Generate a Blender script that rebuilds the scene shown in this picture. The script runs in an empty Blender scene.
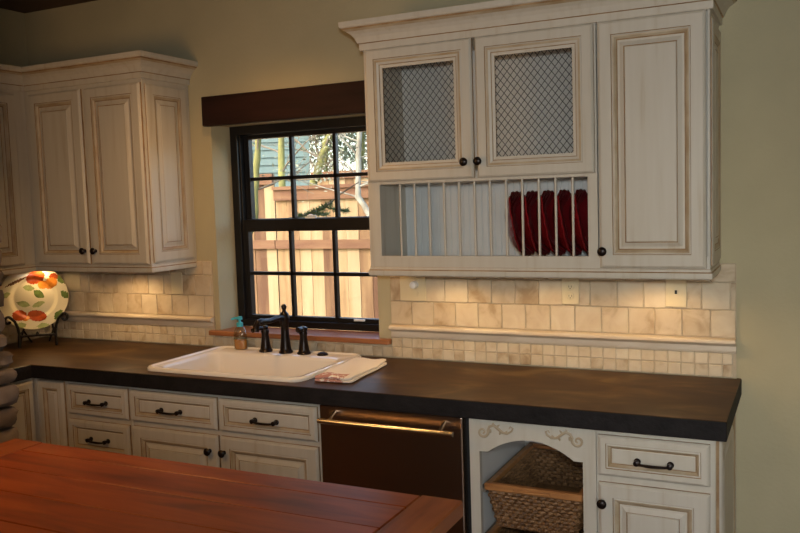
import bpy, bmesh, math, random
from mathutils import Vector, Matrix
random.seed(7)
PI = math.pi
scene = bpy.context.scene
COL = scene.collection

# ------------------------------------------------------------------ materials
def new_mat(name):
    m = bpy.data.materials.new(name); m.use_nodes = True
    nt = m.node_tree
    return m, nt, nt.nodes['Principled BSDF']

def simple(name, col, rough=0.5, metal=0.0, bump=0.0, bscale=40, var=0.0, vscale=8, spec=None, stretch=(1, 1, 1), coat=0.0, detail=5.0):
    m, nt, b = new_mat(name)
    N, L = nt.nodes, nt.links
    b.inputs['Base Color'].default_value = (*col, 1)
    b.inputs['Roughness'].default_value = rough
    b.inputs['Metallic'].default_value = metal
    if spec is not None: b.inputs['Specular IOR Level'].default_value = spec
    if coat: b.inputs['Coat Weight'].default_value = coat
    tc = N.new('ShaderNodeTexCoord'); mp = N.new('ShaderNodeMapping')
    mp.inputs['Scale'].default_value = stretch
    L.new(tc.outputs['Object'], mp.inputs['Vector'])
    if var:
        n = N.new('ShaderNodeTexNoise'); n.inputs['Scale'].default_value = vscale; n.inputs['Detail'].default_value = detail
        L.new(mp.outputs['Vector'], n.inputs['Vector'])
        r = N.new('ShaderNodeValToRGB')
        r.color_ramp.elements[0].position = 0.3; r.color_ramp.elements[1].position = 0.7
        r.color_ramp.elements[0].color = (*[c * (1 - var) for c in col], 1)
        r.color_ramp.elements[1].color = (*[min(1, c * (1 + var)) for c in col], 1)
        L.new(n.outputs['Fac'], r.inputs['Fac']); L.new(r.outputs['Color'], b.inputs['Base Color'])
    if bump:
        n2 = N.new('ShaderNodeTexNoise'); n2.inputs['Scale'].default_value = bscale; n2.inputs['Detail'].default_value = 4
        L.new(mp.outputs['Vector'], n2.inputs['Vector'])
        bp = N.new('ShaderNodeBump'); bp.inputs['Strength'].default_value = bump; bp.inputs['Distance'].default_value = 0.01
        L.new(n2.outputs['Fac'], bp.inputs['Height']); L.new(bp.outputs['Normal'], b.inputs['Normal'])
    return m

def ramp_mat(name, stops, rough, scale, stretch, distort=0.0, bump=0.0, island=0.0, coat=0.0, coord='Object', spec=None):
    """noise driven colour ramp, optionally shifted for each separate piece"""
    m, nt, b = new_mat(name); N, L = nt.nodes, nt.links
    tc = N.new('ShaderNodeTexCoord'); mp = N.new('ShaderNodeMapping'); mp.inputs['Scale'].default_value = stretch
    L.new(tc.outputs[coord], mp.inputs['Vector'])
    vec = mp.outputs['Vector']
    geo = N.new('ShaderNodeNewGeometry')
    if island:
        ad = N.new('ShaderNodeVectorMath'); ad.operation = 'ADD'
        ml = N.new('ShaderNodeMath'); ml.operation = 'MULTIPLY'; ml.inputs[1].default_value = 37.0
        L.new(geo.outputs['Random Per Island'], ml.inputs[0]); L.new(vec, ad.inputs[0]); L.new(ml.outputs[0], ad.inputs[1]); vec = ad.outputs[0]
    n = N.new('ShaderNodeTexNoise'); n.inputs['Scale'].default_value = scale; n.inputs['Detail'].default_value = 6; n.inputs['Distortion'].default_value = distort
    L.new(vec, n.inputs['Vector'])
    fac = n.outputs['Fac']
    if island:
        a = N.new('ShaderNodeMath'); a.operation = 'MULTIPLY_ADD'; a.inputs[1].default_value = island; 
        L.new(geo.outputs['Random Per Island'], a.inputs[0])
        s = N.new('ShaderNodeMath'); s.operation = 'SUBTRACT'; s.inputs[1].default_value = island / 2
        L.new(fac, s.inputs[0]); L.new(s.outputs[0], a.inputs[2]); fac = a.outputs[0]
    r = N.new('ShaderNodeValToRGB'); cr = r.color_ramp
    while len(cr.elements) < len(stops): cr.elements.new(0.5)
    for e, (p, c) in zip(cr.elements, stops): e.position = p; e.color = (*c, 1)
    L.new(fac, r.inputs['Fac']); L.new(r.outputs['Color'], b.inputs['Base Color'])
    b.inputs['Roughness'].default_value = rough
    if coat: b.inputs['Coat Weight'].default_value = coat; b.inputs['Coat Roughness'].default_value = 0.25
    if spec is not None: b.inputs['Specular IOR Level'].default_value = spec
    if bump:
        bp = N.new('ShaderNodeBump'); bp.inputs['Strength'].default_value = bump; bp.inputs['Distance'].default_value = 0.004
        L.new(n.outputs['Fac'], bp.inputs['Height']); L.new(bp.outputs['Normal'], b.inputs['Normal'])
    return m

M = {}
M['wall'] = simple('sage_plaster', (0.44, 0.385, 0.24), 0.85, bump=0.12, bscale=60, var=0.07, vscale=2.5)
M['ceiling'] = simple('brown_ceiling', (0.09, 0.05, 0.03), 0.8, var=0.2, vscale=3)
M['floor'] = ramp_mat('floor_wood', [(0.3, (0.06, 0.025, 0.01)), (0.7, (0.14, 0.06, 0.025))], 0.45, 3, (1, 9, 1))
M['cream'] = ramp_mat('antique_cream_paint', [(0.15, (0.44, 0.365, 0.26)), (0.40, (0.53, 0.485, 0.40)), (0.8, (0.57, 0.53, 0.45))], 0.42, 4, (9, 9, 0.6), bump=0.05, spec=0.35)
M['glaze'] = ramp_mat('brown_glaze', [(0.3, (0.20, 0.11, 0.045)), (0.7, (0.40, 0.27, 0.14))], 0.5, 14, (1, 1, 1))
M['lightglaze'] = ramp_mat('thin_glaze', [(0.3, (0.34, 0.24, 0.13)), (0.7, (0.50, 0.42, 0.30))], 0.5, 10, (1, 1, 1))
M['bead'] = simple('pale_grey_beadboard_paint', (0.60, 0.62, 0.61), 0.5, var=0.04)
M['interior'] = simple('pale_cabinet_interior', (0.74, 0.72, 0.67), 0.5, var=0.03)
M['bronze'] = simple('oil_rubbed_bronze', (0.018, 0.012, 0.010), 0.32, 0.6, var=0.3, vscale=20)
M['iron'] = simple('black_iron', (0.012, 0.009, 0.008), 0.45, 0.5)
M['wire'] = simple('pewter_wire', (0.12, 0.11, 0.10), 0.35, 0.8)
M['stone'] = ramp_mat('dark_slate', [(0.28, (0.030, 0.012, 0.003)), (0.47, (0.050, 0.022, 0.005)), (0.58, (0.072, 0.035, 0.010)), (0.74, (0.14, 0.082, 0.028))], 0.42, 3.2, (0.8, 1.6, 1), distort=1.6, bump=0.10, spec=0.12)
M['stone_edge'] = simple('chiselled_slate_edge', (0.012, 0.010, 0.010), 0.7, bump=0.5, bscale=45, var=0.3, vscale=12, spec=0.2)
M['travertine'] = ramp_mat('tumbled_travertine', [(0.2, (0.36, 0.25, 0.14)), (0.42, (0.55, 0.44, 0.295)), (0.62, (0.61, 0.51, 0.36)), (0.9, (0.68, 0.59, 0.44))], 0.6, 14, (1, 1, 1), distort=0.6, bump=0.35, island=0.28)
M['grout'] = simple('sand_grout', (0.50, 0.41, 0.29), 0.9, bump=0.3, bscale=200)
M['ledge'] = ramp_mat('travertine_moulding', [(0.3, (0.58, 0.46, 0.32)), (0.7, (0.70, 0.60, 0.46))], 0.5, 6, (1, 3, 3))
M['sink'] = simple('glazed_white_enamel', (0.80, 0.75, 0.67), 0.16, coat=0.3)
M['steel'] = simple('brushed_stainless', (0.40, 0.29, 0.215), 0.27, 1.0, bump=0.02, bscale=6, stretch=(60, 1, 1))
M['handle_steel'] = simple('polished_steel', (0.72, 0.62, 0.50), 0.25, 1.0)
M['black'] = simple('black_gap', (0.008, 0.008, 0.008), 0.6)
M['winframe'] = simple('espresso_window_paint', (0.010, 0.009, 0.009), 0.35, var=0.2, spec=0.3)
M['beam'] = ramp_mat('dark_stained_beam', [(0.3, (0.012, 0.004, 0.003)), (0.7, (0.024, 0.008, 0.006))], 0.6, 3, (1, 12, 12), spec=0.2)
M['sill'] = ramp_mat('cherry_sill', [(0.3, (0.22, 0.075, 0.025)), (0.7, (0.40, 0.16, 0.06))], 0.4, 4, (1, 10, 10))
M['table'] = ramp_mat('red_brown_table_wood', [(0.2, (0.09, 0.013, 0.002)), (0.45, (0.19, 0.036, 0.005)), (0.65, (0.25, 0.054, 0.008)), (0.85, (0.32, 0.08, 0.014))], 0.36, 2.2, (1.0, 9, 9), distort=1.0, bump=0.08, island=0.28, spec=0.2)
M['table_end'] = ramp_mat('red_brown_table_wood_cross', [(0.2, (0.075, 0.014, 0.004)), (0.45, (0.185, 0.045, 0.0105)), (0.65, (0.24, 0.065, 0.015)), (0.85, (0.30, 0.092, 0.023))], 0.36, 2.2, (9, 1, 9), distort=1.0, bump=0.08, island=0.25, spec=0.2)
M['red'] = simple('ruby_glaze', (0.145, 0.006, 0.009), 0.17, coat=0.6, var=0.25, vscale=6)
M['china'] = simple('cream_glazed_china', (0.80, 0.72, 0.50), 0.15, coat=0.5)
M['fruit_red'] = simple('painted_red', (0.42, 0.07, 0.015), 0.15, coat=0.5, var=0.4, vscale=25)
M['fruit_orange'] = simple('painted_orange', (0.70, 0.24, 0.03), 0.15, coat=0.5, var=0.35, vscale=25)
M['leaf_paint'] = simple('painted_leaf_green', (0.14, 0.20, 0.05), 0.15, coat=0.5, var=0.4, vscale=30)
M['leaf_pale'] = simple('painted_pale_green', (0.36, 0.40, 0.16), 0.15, coat=0.5, var=0.3, vscale=30)
M['twig_paint'] = simple('painted_twig_brown', (0.17, 0.08, 0.03), 0.15, coat=0.5)
M['wicker'] = ramp_mat('woven_wicker', [(0.3, (0.10, 0.045, 0.016)), (0.7, (0.27, 0.14, 0.055))], 0.55, 60, (1, 1, 1), island=0.4)
M['basket_rail'] = ramp_mat('honey_wood_rail', [(0.3, (0.28, 0.11, 0.033)), (0.7, (0.48, 0.22, 0.075))], 0.4, 4, (2, 9, 9), island=0.3)
M['ivory'] = simple('ivory_plastic', (0.66, 0.56, 0.36), 0.4)
M['white'] = simple('white_plastic', (0.85, 0.84, 0.80), 0.35)
M['stonework'] = ramp_mat('stacked_field_stone', [(0.2, (0.06, 0.042, 0.028)), (0.5, (0.125, 0.09, 0.062)), (0.8, (0.20, 0.155, 0.115))], 0.85, 9, (1, 1, 1), bump=1.0, island=0.5)
M['mortar'] = simple('dark_mortar', (0.07, 0.05, 0.035), 0.9)
M['darkwood'] = simple('dark_cabinet_interior', (0.16, 0.13, 0.10), 0.6, var=0.2)

def glass_mat(name, tint, rough=0.0, refl=0.06):
    m = bpy.data.materials.new(name); m.use_nodes = True; nt = m.node_tree; nt.nodes.clear()
    o = nt.nodes.new('ShaderNodeOutputMaterial'); t = nt.nodes.new('ShaderNodeBsdfTransparent'); g = nt.nodes.new('ShaderNodeBsdfGlossy')
    t.inputs['Color'].default_value = (*tint, 1); g.inputs['Roughness'].default_value = rough
    mx = nt.nodes.new('ShaderNodeMixShader'); mx.inputs[0].default_value = refl
    nt.links.new(t.outputs[0], mx.inputs[1]); nt.links.new(g.outputs[0], mx.inputs[2]); nt.links.new(mx.outputs[0], o.inputs[0])
    return m
M['pane'] = glass_mat('window_glass', (0.97, 0.98, 0.97), 0.0, 0.03)
M['bottle'] = glass_mat('clear_plastic', (0.80, 0.84, 0.80), 0.05, 0.12)
M['amber'] = simple('amber_soap', (0.55, 0.20, 0.03), 0.2)
M['pump'] = simple('turquoise_pump_plastic', (0.06, 0.42, 0.50), 0.35)

def towel_mat():
    m, nt, b = new_mat('white_cotton_with_red_print'); N, L = nt.nodes, nt.links
    tc = N.new('ShaderNodeTexCoord'); sp = N.new('ShaderNodeSeparateXYZ'); L.new(tc.outputs['Object'], sp.inputs[0])
    n = N.new('ShaderNodeTexNoise'); n.inputs['Scale'].default_value = 48; n.inputs['Detail'].default_value = 3; L.new(tc.outputs['Object'], n.inputs['Vector'])
    lt = N.new('ShaderNodeMath'); lt.operation = 'LESS_THAN'; lt.inputs[1].default_value = -0.120; L.new(sp.outputs['Y'], lt.inputs[0])
    gt = N.new('ShaderNodeMath'); gt.operation = 'GREATER_THAN'; gt.inputs[1].default_value = 0.44; L.new(n.outputs['Fac'], gt.inputs[0])
    ltx = N.new('ShaderNodeMath'); ltx.operation = 'LESS_THAN'; ltx.inputs[1].default_value = 0.05; L.new(sp.outputs['X'], ltx.inputs[0])
    mu = N.new('ShaderNodeMath'); mu.operation = 'MULTIPLY'; L.new(lt.outputs[0], mu.inputs[0]); L.new(gt.outputs[0], mu.inputs[1])
    mu2 = N.new('ShaderNodeMath'); mu2.operation = 'MULTIPLY'; L.new(mu.outputs[0], mu2.inputs[0]); L.new(ltx.outputs[0], mu2.inputs[1])
    mx = N.new('ShaderNodeMix'); mx.data_type = 'RGBA'; mx.inputs['A'].default_value = (0.80, 0.74, 0.66, 1); mx.inputs['B'].default_value = (0.50, 0.25, 0.21, 1)
    L.new(mu2.outputs[0], mx.inputs['Factor']); L.new(mx.outputs['Result'], b.inputs['Base Color'])
    b.inputs['Roughness'].default_value = 0.9
    w = N.new('ShaderNodeTexNoise'); w.inputs['Scale'].default_value = 220; L.new(tc.outputs['Object'], w.inputs['Vector'])
    bp = N.new('ShaderNodeBump'); bp.inputs['Strength'].default_value = 0.3; bp.inputs['Distance'].default_value = 0.003
    L.new(w.outputs['Fac'], bp.inputs['Height']); L.new(bp.outputs['Normal'], b.inputs['Normal'])
    return m
M['towel'] = towel_mat()
# outdoors
M['fence'] = ramp_mat('cedar_boards', [(0.15, (0.085, 0.034, 0.011)), (0.38, (0.16, 0.085, 0.033)), (0.62, (0.25, 0.155, 0.066)), (0.9, (0.31, 0.22, 0.115))], 0.8, 2.0, (6, 6, 0.6), bump=0.2, island=0.75)
M['fence_cap'] = ramp_mat('cedar_cap', [(0.3, (0.11, 0.045, 0.018)), (0.7, (0.17, 0.085, 0.036))], 0.8, 3, (1, 8, 8))
M['siding'] = simple('blue_green_siding', (0.105, 0.155, 0.14), 0.7, var=0.05, vscale=3)
M['housetrim'] = simple('white_house_trim', (0.45, 0.45, 0.44), 0.6)
M['houseglass'] = simple('dark_house_window', (0.10, 0.13, 0.15), 0.1)
M['bark'] = ramp_mat('mossy_bark', [(0.3, (0.06, 0.045, 0.022)), (0.46, (0.16, 0.15, 0.045)), (0.72, (0.27, 0.26, 0.075))], 0.9, 7, (1, 1, 0.5), bump=0.8)
M['paleBark'] = ramp_mat('lichen_bark', [(0.3, (0.12, 0.10, 0.07)), (0.5, (0.26, 0.24, 0.18)), (0.75, (0.40, 0.39, 0.32))], 0.9, 9, (1, 1, 0.6), bump=0.6)
M['twig'] = simple('grey_twig', (0.15, 0.12, 0.08), 0.9, var=0.3)
M['lichen'] = simple('pale_lichen', (0.26, 0.27, 0.18), 0.9, var=0.3)
M['foliage'] = simple('olive_foliage', (0.17, 0.19, 0.10), 0.8, var=0.5, vscale=4)
M['drybrush'] = simple('dry_brush', (0.26, 0.22, 0.15), 0.9, var=0.4, vscale=2.5)
M['needles'] = simple('fir_needles', (0.10, 0.15, 0.045), 0.7, var=0.4, vscale=12)
M['ground'] = ramp_mat('dry_grass_soil', [(0.3, (0.13, 0.115, 0.06)), (0.7, (0.28, 0.255, 0.175))], 0.95, 1.2, (1, 1, 1))

# ------------------------------------------------------------------ mesh builder
class MB:
    def __init__(s): s.v = []; s.f = []; s.m = []
    def add(s, vs, fs, mat=0):
        o = len(s.v); s.v += [Vector(p) for p in vs]
        for i, f in enumerate(fs):
            s.f.append([o + k for k in f]); s.m.append(mat if isinstance(mat, int) else mat[i])
        return s
    def box(s, x0, x1, y0, y1, z0, z1, mat=0, ch=0.0):
        if ch <= 0:
            vs = [(x, y, z) for z in (z0, z1) for y in (y0, y1) for x in (x0, x1)]
            s.add(vs, [(0, 2, 3, 1), (4, 5, 7, 6), (0, 1, 5, 4), (2, 6, 7, 3), (0, 4, 6, 2), (1, 3, 7, 5)], mat)
        else:   # chamfered box
            bm = bmesh.new(); bmesh.ops.create_cube(bm, size=1)
            for v in bm.verts: v.co = Vector(((x0 + x1) / 2 + v.co.x * (x1 - x0), (y0 + y1) / 2 + v.co.y * (y1 - y0), (z0 + z1) / 2 + v.co.z * (z1 - z0)))
            bmesh.ops.bevel(bm, geom=bm.edges[:], offset=ch, segments=1, affect='EDGES', profile=0.5)
            bm.verts.index_update()
            s.add([v.co.copy() for v in bm.verts], [[v.index for v in f.verts] for f in bm.faces], mat); bm.free()
        return s
    def tube(s, pts, r, n=8, mat=0, cap=True, flat=None):
        pts = [Vector(p) for p in pts]; R = r if isinstance(r, (list, tuple)) else [r] * len(pts)
        rings = []; up = None
        for i, p in enumerate(pts):
            t = (pts[min(i + 1, len(pts) - 1)] - pts[max(i - 1, 0)]).normalized()
            if up is None:
                up = Vector((0, 0, 1)) if abs(t.z) < 0.9 else Vector((1, 0, 0))
            a = t.cross(up).normalized(); b = a.cross(t).normalized(); up = b
            rings.append([p + (a * math.cos(2 * PI * k / n) + b * math.sin(2 * PI * k / n)) * R[i] for k in range(n)])
        vs = [q for rg in rings for q in rg]; fs = []
        for i in range(len(pts) - 1):
            for k in range(n):
                fs.append((i * n + k, i * n + (k + 1) % n, (i + 1) * n + (k + 1) % n, (i + 1) * n + k))
        if cap: fs.append(tuple(reversed(range(n)))); fs.append(tuple((len(pts) - 1) * n + k for k in range(n)))
        return s.add(vs, fs, mat)
    def lathe(s, prof, c=(0, 0, 0), axis='z', n=20, mat=0):
        """prof = [(radius, height)...] along the axis"""
        c = Vector(c); vs = []; fs = []
        for r, h in prof:
            for k in range(n):
                a = 2 * PI * k / n; p, q = r * math.cos(a), r * math.sin(a)
                vs.append(c + {'z': Vector((p, q, h)), '-y': Vector((p, -h, q)), 'x': Vector((h, p, q))}[axis])
        for i in range(len(prof) - 1):
            for k in range(n): fs.append((i * n + k, i * n + (k + 1) % n, (i + 1) * n + (k + 1) % n, (i + 1) * n + k))
        fs.append(tuple(reversed(range(n)))); fs.append(tuple((len(prof) - 1) * n + k for k in range(n)))
        return s.add(vs, fs, mat)
    def rings(s, rings, mats=0, cap0=False, cap1=True):
        """stack of closed loops with the same vertex count"""
        n = len(rings[0]); vs = [p for r in rings for p in r]; fs = []; ms = []
        for i in range(len(rings) - 1):
            for k in range(n):
                fs.append((i * n + k, i * n + (k + 1) % n, (i + 1) * n + (k + 1) % n, (i + 1) * n + k))
                ms.append(mats if isinstance(mats, int) else mats[i])
        if cap0: fs.append(tuple(reversed(range(n)))); ms.append(ms[0])
        if cap1: fs.append(tuple((len(rings) - 1) * n + k for k in range(n))); ms.append(ms[-1] if isinstance(mats, int) else mats[-1])
        return s.add(vs, fs, ms)
    def build(s, name, mats, parent=None, smooth=False, bevel=0.0, T=None, normals=True):
        me = bpy.data.meshes.new(name)
        off = Vector((0, 0, 0)); p = parent
        while p is not None: off += p.location; p = p.parent
        vs = [(T @ v if T else v) - off for v in s.v]
        me.from_pydata(vs, [], s.f)
        for m in (mats if isinstance(mats, (list, tuple)) else [mats]): me.materials.append(M[m])
        for pl, mi in zip(me.polygons, s.m): pl.material_index = mi
        if normals:
            bm = bmesh.new(); bm.from_mesh(me); bmesh.ops.recalc_face_normals(bm, faces=bm.faces[:]); bm.to_mesh(me); bm.free()
        if smooth:
            for pl in me.polygons: pl.use_smooth = True
            me.set_sharp_from_angle(angle=math.radians(38))
        o = bpy.data.objects.new(name, me); COL.objects.link(o)
        if parent: o.parent = parent
        if bevel:
            b = o.modifiers.new('Bevel', 'BEVEL'); b.width = bevel; b.segments = 2; b.limit_method = 'ANGLE'; b.angle_limit = math.radians(40)
        return o

def tag(o, label=None, cat=None, group=None, kind=None):
    if label: o['label'] = label
    if cat: o['category'] = cat
    if group: o['group'] = group
    if kind: o['kind'] = kind
    return o
def thing(name, loc, label, cat, group=None, kind=None):
    o = bpy.data.objects.new(name, None); COL.objects.link(o); o.location = loc; o.empty_display_size = 0.05
    return tag(o, label, cat, group, kind)
def struct(o, label, cat): return tag(o, label, cat, kind='structure')
def copy_tree(o, parent=None):
    c = o.copy(); COL.objects.link(c); c.parent = parent
    for ch in list(o.children): copy_tree(ch, c)
    return c

def slab(mb, us, vs, inc, w0, w1, plane='xy', mat=0, side=0):
    """grid slab: cells (i,j) with inc(i,j) True; outer faces only"""
    def P(u, v, w): return {'xy': (u, v, w), 'xz': (u, w, v), 'yz': (w, u, v)}[plane]
    nu, nv = len(us) - 1, len(vs) - 1
    idx = {}; V = []; F = []; Mi = []
    def vid(i, j, k):
        if (i, j, k) not in idx: idx[(i, j, k)] = len(V); V.append(P(us[i], vs[j], (w0, w1)[k]))
        return idx[(i, j, k)]
    ok = lambda i, j: 0 <= i < nu and 0 <= j < nv and inc(i, j)
    for i in range(nu):
        for j in range(nv):
            if not ok(i, j): continue
            for k in (0, 1): F.append((vid(i, j, k), vid(i + 1, j, k), vid(i + 1, j + 1, k), vid(i, j + 1, k))); Mi.append(mat)
            for di, dj, e in ((-1, 0, ((i, j), (i, j + 1))), (1, 0, ((i + 1, j), (i + 1, j + 1))), (0, -1, ((i, j), (i + 1, j))), (0, 1, ((i, j + 1), (i + 1, j + 1)))):
                if not ok(i + di, j + dj):
                    a, b = e; F.append((vid(*a, 0), vid(*b, 0), vid(*b, 1), vid(*a, 1))); Mi.append(side)
    mb.add(V, F, Mi); return mb

def front(x, y, z, d='-y'):
    """door frame: local u right (seen from the front), v up, w outward -> world"""
    if d == '-y': return Matrix(((1, 0, 0, x), (0, 0, -1, y), (0, 1, 0, z), (0, 0, 0, 1)))
    if d == '+x': return Matrix(((0, 0, 1, x), (1, 0, 0, y), (0, 1, 0, z), (0, 0, 0, 1)))

# raised panel: (inset, height, material of the band that leads to this ring)
RAISED = [(0, 0, 0), (0, .010, 1), (.004, .015, 0), (.010, .019, 0), (.048, .019, 0), (.050, .0155, 1), (.054, .0175, 0), (.059, .0165, 2), (.066, .010, 2), (.0695, .0072, 1), (.077, .0072, 0), (.092, .0155, 0), (.0945, .0130, 1), (.097, .0165, 0)]
SIDE = [(d, z * .45, m) for d, z, m in RAISED]
DRAWER = [(0, 0, 0), (0, .010, 1), (.004, .015, 0), (.010, .019, 0), (.026, .019, 0), (.028, .0155, 1), (.033, .0165, 0), (.041, .008, 2), (.044, .0065, 1), (.047, .0085, 0)]
NARROW = [(0, 0, 0), (0, .010, 1), (.004, .015, 0), (.010, .019, 0), (.033, .019, 0), (.035, .0155, 1), (.040, .0165, 2), (.046, .008, 2), (.049, .0065, 1), (.058, .0135, 0), (.060, .012, 1), (.062, .0145, 0)]
WIRED = [(0, 0, 0), (0, .010, 1), (.004, .015, 0), (.010, .019, 0), (.046, .019, 0), (.048, .0155, 1), (.053, .018, 0), (.062, .0165, 2), (.072, .0125, 0), (.075, .010, 1), (.088, .008, 0), (.088, .0, 1)]
WIRED = [(d * .87, z, m) for d, z, m in WIRED]
def panel(mb, w, h, T, prof=RAISED, hole=False):
    rings = []
    for d, z, _ in prof: rings.append([T @ Vector(q) for q in ((d, d, z), (w - d, d, z), (w - d, h - d, z), (d, h - d, z))])
    mats = [p[2] for p in prof[1:]]
    n0 = len(mb.f)
    mb.rings(rings, mats, cap0=not hole, cap1=not hole)
    if hole:
        n = len(rings); a = rings[0]; b = rings[-1]
        mb.add(a + b, [(k, (k + 1) % 4, 4 + (k + 1) % 4, 4 + k) for k in range(4)], 0)
    return mb
CG = ['cream', 'glaze', 'lightglaze']

def sweep(mb, path, prof, pre=None, post=None, mat=0, mats=None):
    """moulding: prof [(out, z)], path in plan; outward is to the right of the path direction"""
    pts = ([pre] if pre else []) + list(path) + ([post] if post else [])
    pts = [Vector((p[0], p[1])) for p in pts]
    i0 = 1 if pre else 0
    offs = []
    for i in range(i0, i0 + len(path)):
        def nrm(a, b):
            d = (b - a).normalized(); return Vector((d.y, -d.x))
        ns = []
        if i > 0: ns.append(nrm(pts[i - 1], pts[i]))
        if i < len(pts) - 1: ns.append(nrm(pts[i], pts[i + 1]))
        if len(ns) == 2:
            m = (ns[0] + ns[1]); m = m / m.dot(ns[0])
        else: m = ns[0]
        offs.append((pts[i], m))
    rings = [[(p.x + m.x * o, p.y + m.y * o, z) for o, z in prof] for p, m in offs]
    n = len(prof); V = [q for r in rings for q in r]; F = []; Mi = []
    for i in range(len(rings) - 1):
        for k in range(n):
            F.append((i * n + k, i * n + (k + 1) % n, (i + 1) * n + (k + 1) % n, (i + 1) * n + k)); Mi.append(mats[k] if mats else mat)
    F.append(tuple(range(n))); F.append(tuple((len(rings) - 1) * n + k for k in range(n))); Mi += [mat, mat]
    return mb.add(V, F, Mi)

def knob(T, parent, label=None):
    """round bronze knob standing off a door; T places local (u,v,w)"""
    b = MB()
    b.lathe([(.008, 0), (.009, .002), (.0055, .006), (.0055, .013), (.012, .016), (.0165, .021), (.0165, .025), (.012, .030), (.004, .032)], n=16)
    return b.build('knob', 'bronze', parent, smooth=True, T=T)
def pull(T, parent, w=0.105):
    b = MB()
    h = w / 2
    for s in (-1, 1):
        b.lathe([(.011, 0), (.0115, .003), (.007, .006), (.006, .018), (.0095, .021), (.0095, .029), (.006, .031)], c=(s * h, 0, 0), n=12)
    pts = [(h * math.cos(PI * k / 12) * 1.0, -.0045 * math.sin(PI * k / 12), .025 + .004 * math.sin(PI * k / 12)) for k in range(13)]
    b.tube(pts, [.0055, .005, .0045, .0043, .0046, .005, .0052, .005, .0046, .0043, .0045, .005, .0055], n=8)
    return b.build('pull', 'bronze', parent, smooth=True, T=T)

# ------------------------------------------------------------------ dimensions (metres)
XW = -3.685            # left wall
XR, YB, ZC = 2.3, -4.9, 2.73
ZT, ZB = 0.914, 0.849  # worktop
ZU = 1.324             # bottom of the wall cabinets' light rail
WX0, WX1, WZ0, WZ1 = -2.435, -1.527, 0.975, 2.03

# ------------------------------------------------------------------ room shell
b = MB()
slab(b, [XW - .25, WX0, WX1, XR + .2], [-.0, WZ0, WZ1, ZC + .1], lambda i, j: not (i == 1 and j == 1), 0, .25, 'xz')
struct(b.build('wall_back', 'wall'), 'sage khaki plaster wall behind the cabinets and window', 'wall')
b = MB().box(XW - .2, XW, YB, 0, 0, ZC + .1); struct(b.build('wall_left', 'wall'), 'sage khaki plaster wall at the left corner', 'wall')
b = MB().box(XR, XR + .2, YB - .2, 0, 0, ZC + .1)
struct(b.build('wall_right', 'wall'), 'plaster wall to the right, out of view', 'wall')
b = MB(); slab(b, [XW - .2, .2, 1.9, XR], [0, .95, 2.25, ZC + .1], lambda i, j: not (i == 1 and j == 1), YB - .2, YB, 'xz'); struct(b.build('wall_front', 'wall'), 'plaster wall behind the viewer', 'wall')
b = MB().box(XW - .25, XR + .2, YB - .2, .25, -.1, 0); struct(b.build('floor', 'floor'), 'brown wooden kitchen floor', 'floor')
b = MB().box(XW - .2, XR + .2, YB - .2, .25, ZC, ZC + .1); struct(b.build('ceiling', 'ceiling'), 'dark brown ceiling at top left', 'ceiling')

# window -------------------------------------------------------------
win = thing('window_1', (-1.98, .15, 1.0), 'dark framed double hung window with small panes above the sink', 'window', kind='structure')
fy0, fy1 = .15, .25
b = MB()
gx0, gx1 = -2.362, -1.600      # clear glass width
slab(b, [WX0, WX0 + .042, WX1 - .042, WX1], [1.0, 1.035, 1.985, WZ1], lambda i, j: not (i == 1 and j == 1), fy0, fy1, 'xz')
b.box(WX0 + .042, WX0 + .050, fy0 + .016, fy0 + .02, 1.035, 1.985); b.box(WX1 - .050, WX1 - .042, fy0 + .016, fy0 + .02, 1.035, 1.985)
b.build('window_frame', 'winframe', win, bevel=.003)
def sash(z0, z1, y0, top, bot):
    b = MB()
    X0, X1 = WX0 + .042, WX1 - .042
    slab(b, [X0, gx0, gx1, X1], [z0, z0 + bot, z1 - top, z1], lambda i, j: not (i == 1 and j == 1), y0, y0 + .035, 'xz')
    a, c = z0 + bot, z1 - top
    for k in (1, 2):
        x = gx0 + (gx1 - gx0) * k / 3; b.box(x - .009, x + .009, y0 + .004, y0 + .031, a, c)
    z = (a + c) / 2
    b.box(gx0, gx1, y0 + .004, y0 + .031, z - .009, z + .009)
    s = b.build('sash', 'winframe', win, bevel=.002)
    g = MB().box(gx0 - .003, gx1 + .003, y0 + .016, y0 + .019, a - .003, c + .003)
    g.build('glass', 'pane', s)
    return s
sash(1.520, 1.985, fy0 + .058, .020, .035)
lo = sash(1.035, 1.552, fy0 + .02, .062, .022)
b = MB().box(-2.005, -1.945, fy0 + .008, fy0 + .022, 1.552, 1.562).lathe([(.012, 1.562), (.012, 1.57), (.005, 1.574)], c=(-1.975, fy0 + .016, 0), n=12).box(-1.99, -1.94, fy0 + .004, fy0 + .012, 1.563, 1.569)
b.build('sash_lock', 'white', lo, bevel=.002)
b = MB().box(-1.75, -1.69, fy0 + .010, fy0 + .02, 1.046, 1.056); b.build('sash_lift', 'white', lo, bevel=.002)
# unseen window added in the front wall to carry a soft fill light
w2 = thing('fill_window', (1.05, YB, .95), 'unseen window added behind the viewer for soft fill light', 'window', kind='structure')
b = MB(); slab(b, [.2, .26, 1.02, 1.08, 1.84, 1.9], [.95, 1.01, 2.19, 2.25], lambda i, j: not (i in (1, 3) and j == 1), YB - .14, YB - .06, 'xz')
b.build('window_frame', 'winframe', w2)
# header beam and sill
b = MB().box(-2.452, -1.50, -.045, 0, 2.022, 2.166)
struct(b.build('trim_1', 'beam', bevel=.006), 'dark stained wooden header beam above the window', 'beam')
b = MB(); slab(b, [-2.487, WX0, WX1, -1.463], [-.034, 0, .15], lambda i, j: j == 0 or i == 1, .975, 1.0, 'xy')
struct(b.build('trim_2', 'sill', bevel=.004), 'reddish wooden window sill behind the faucet', 'sill')

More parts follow.
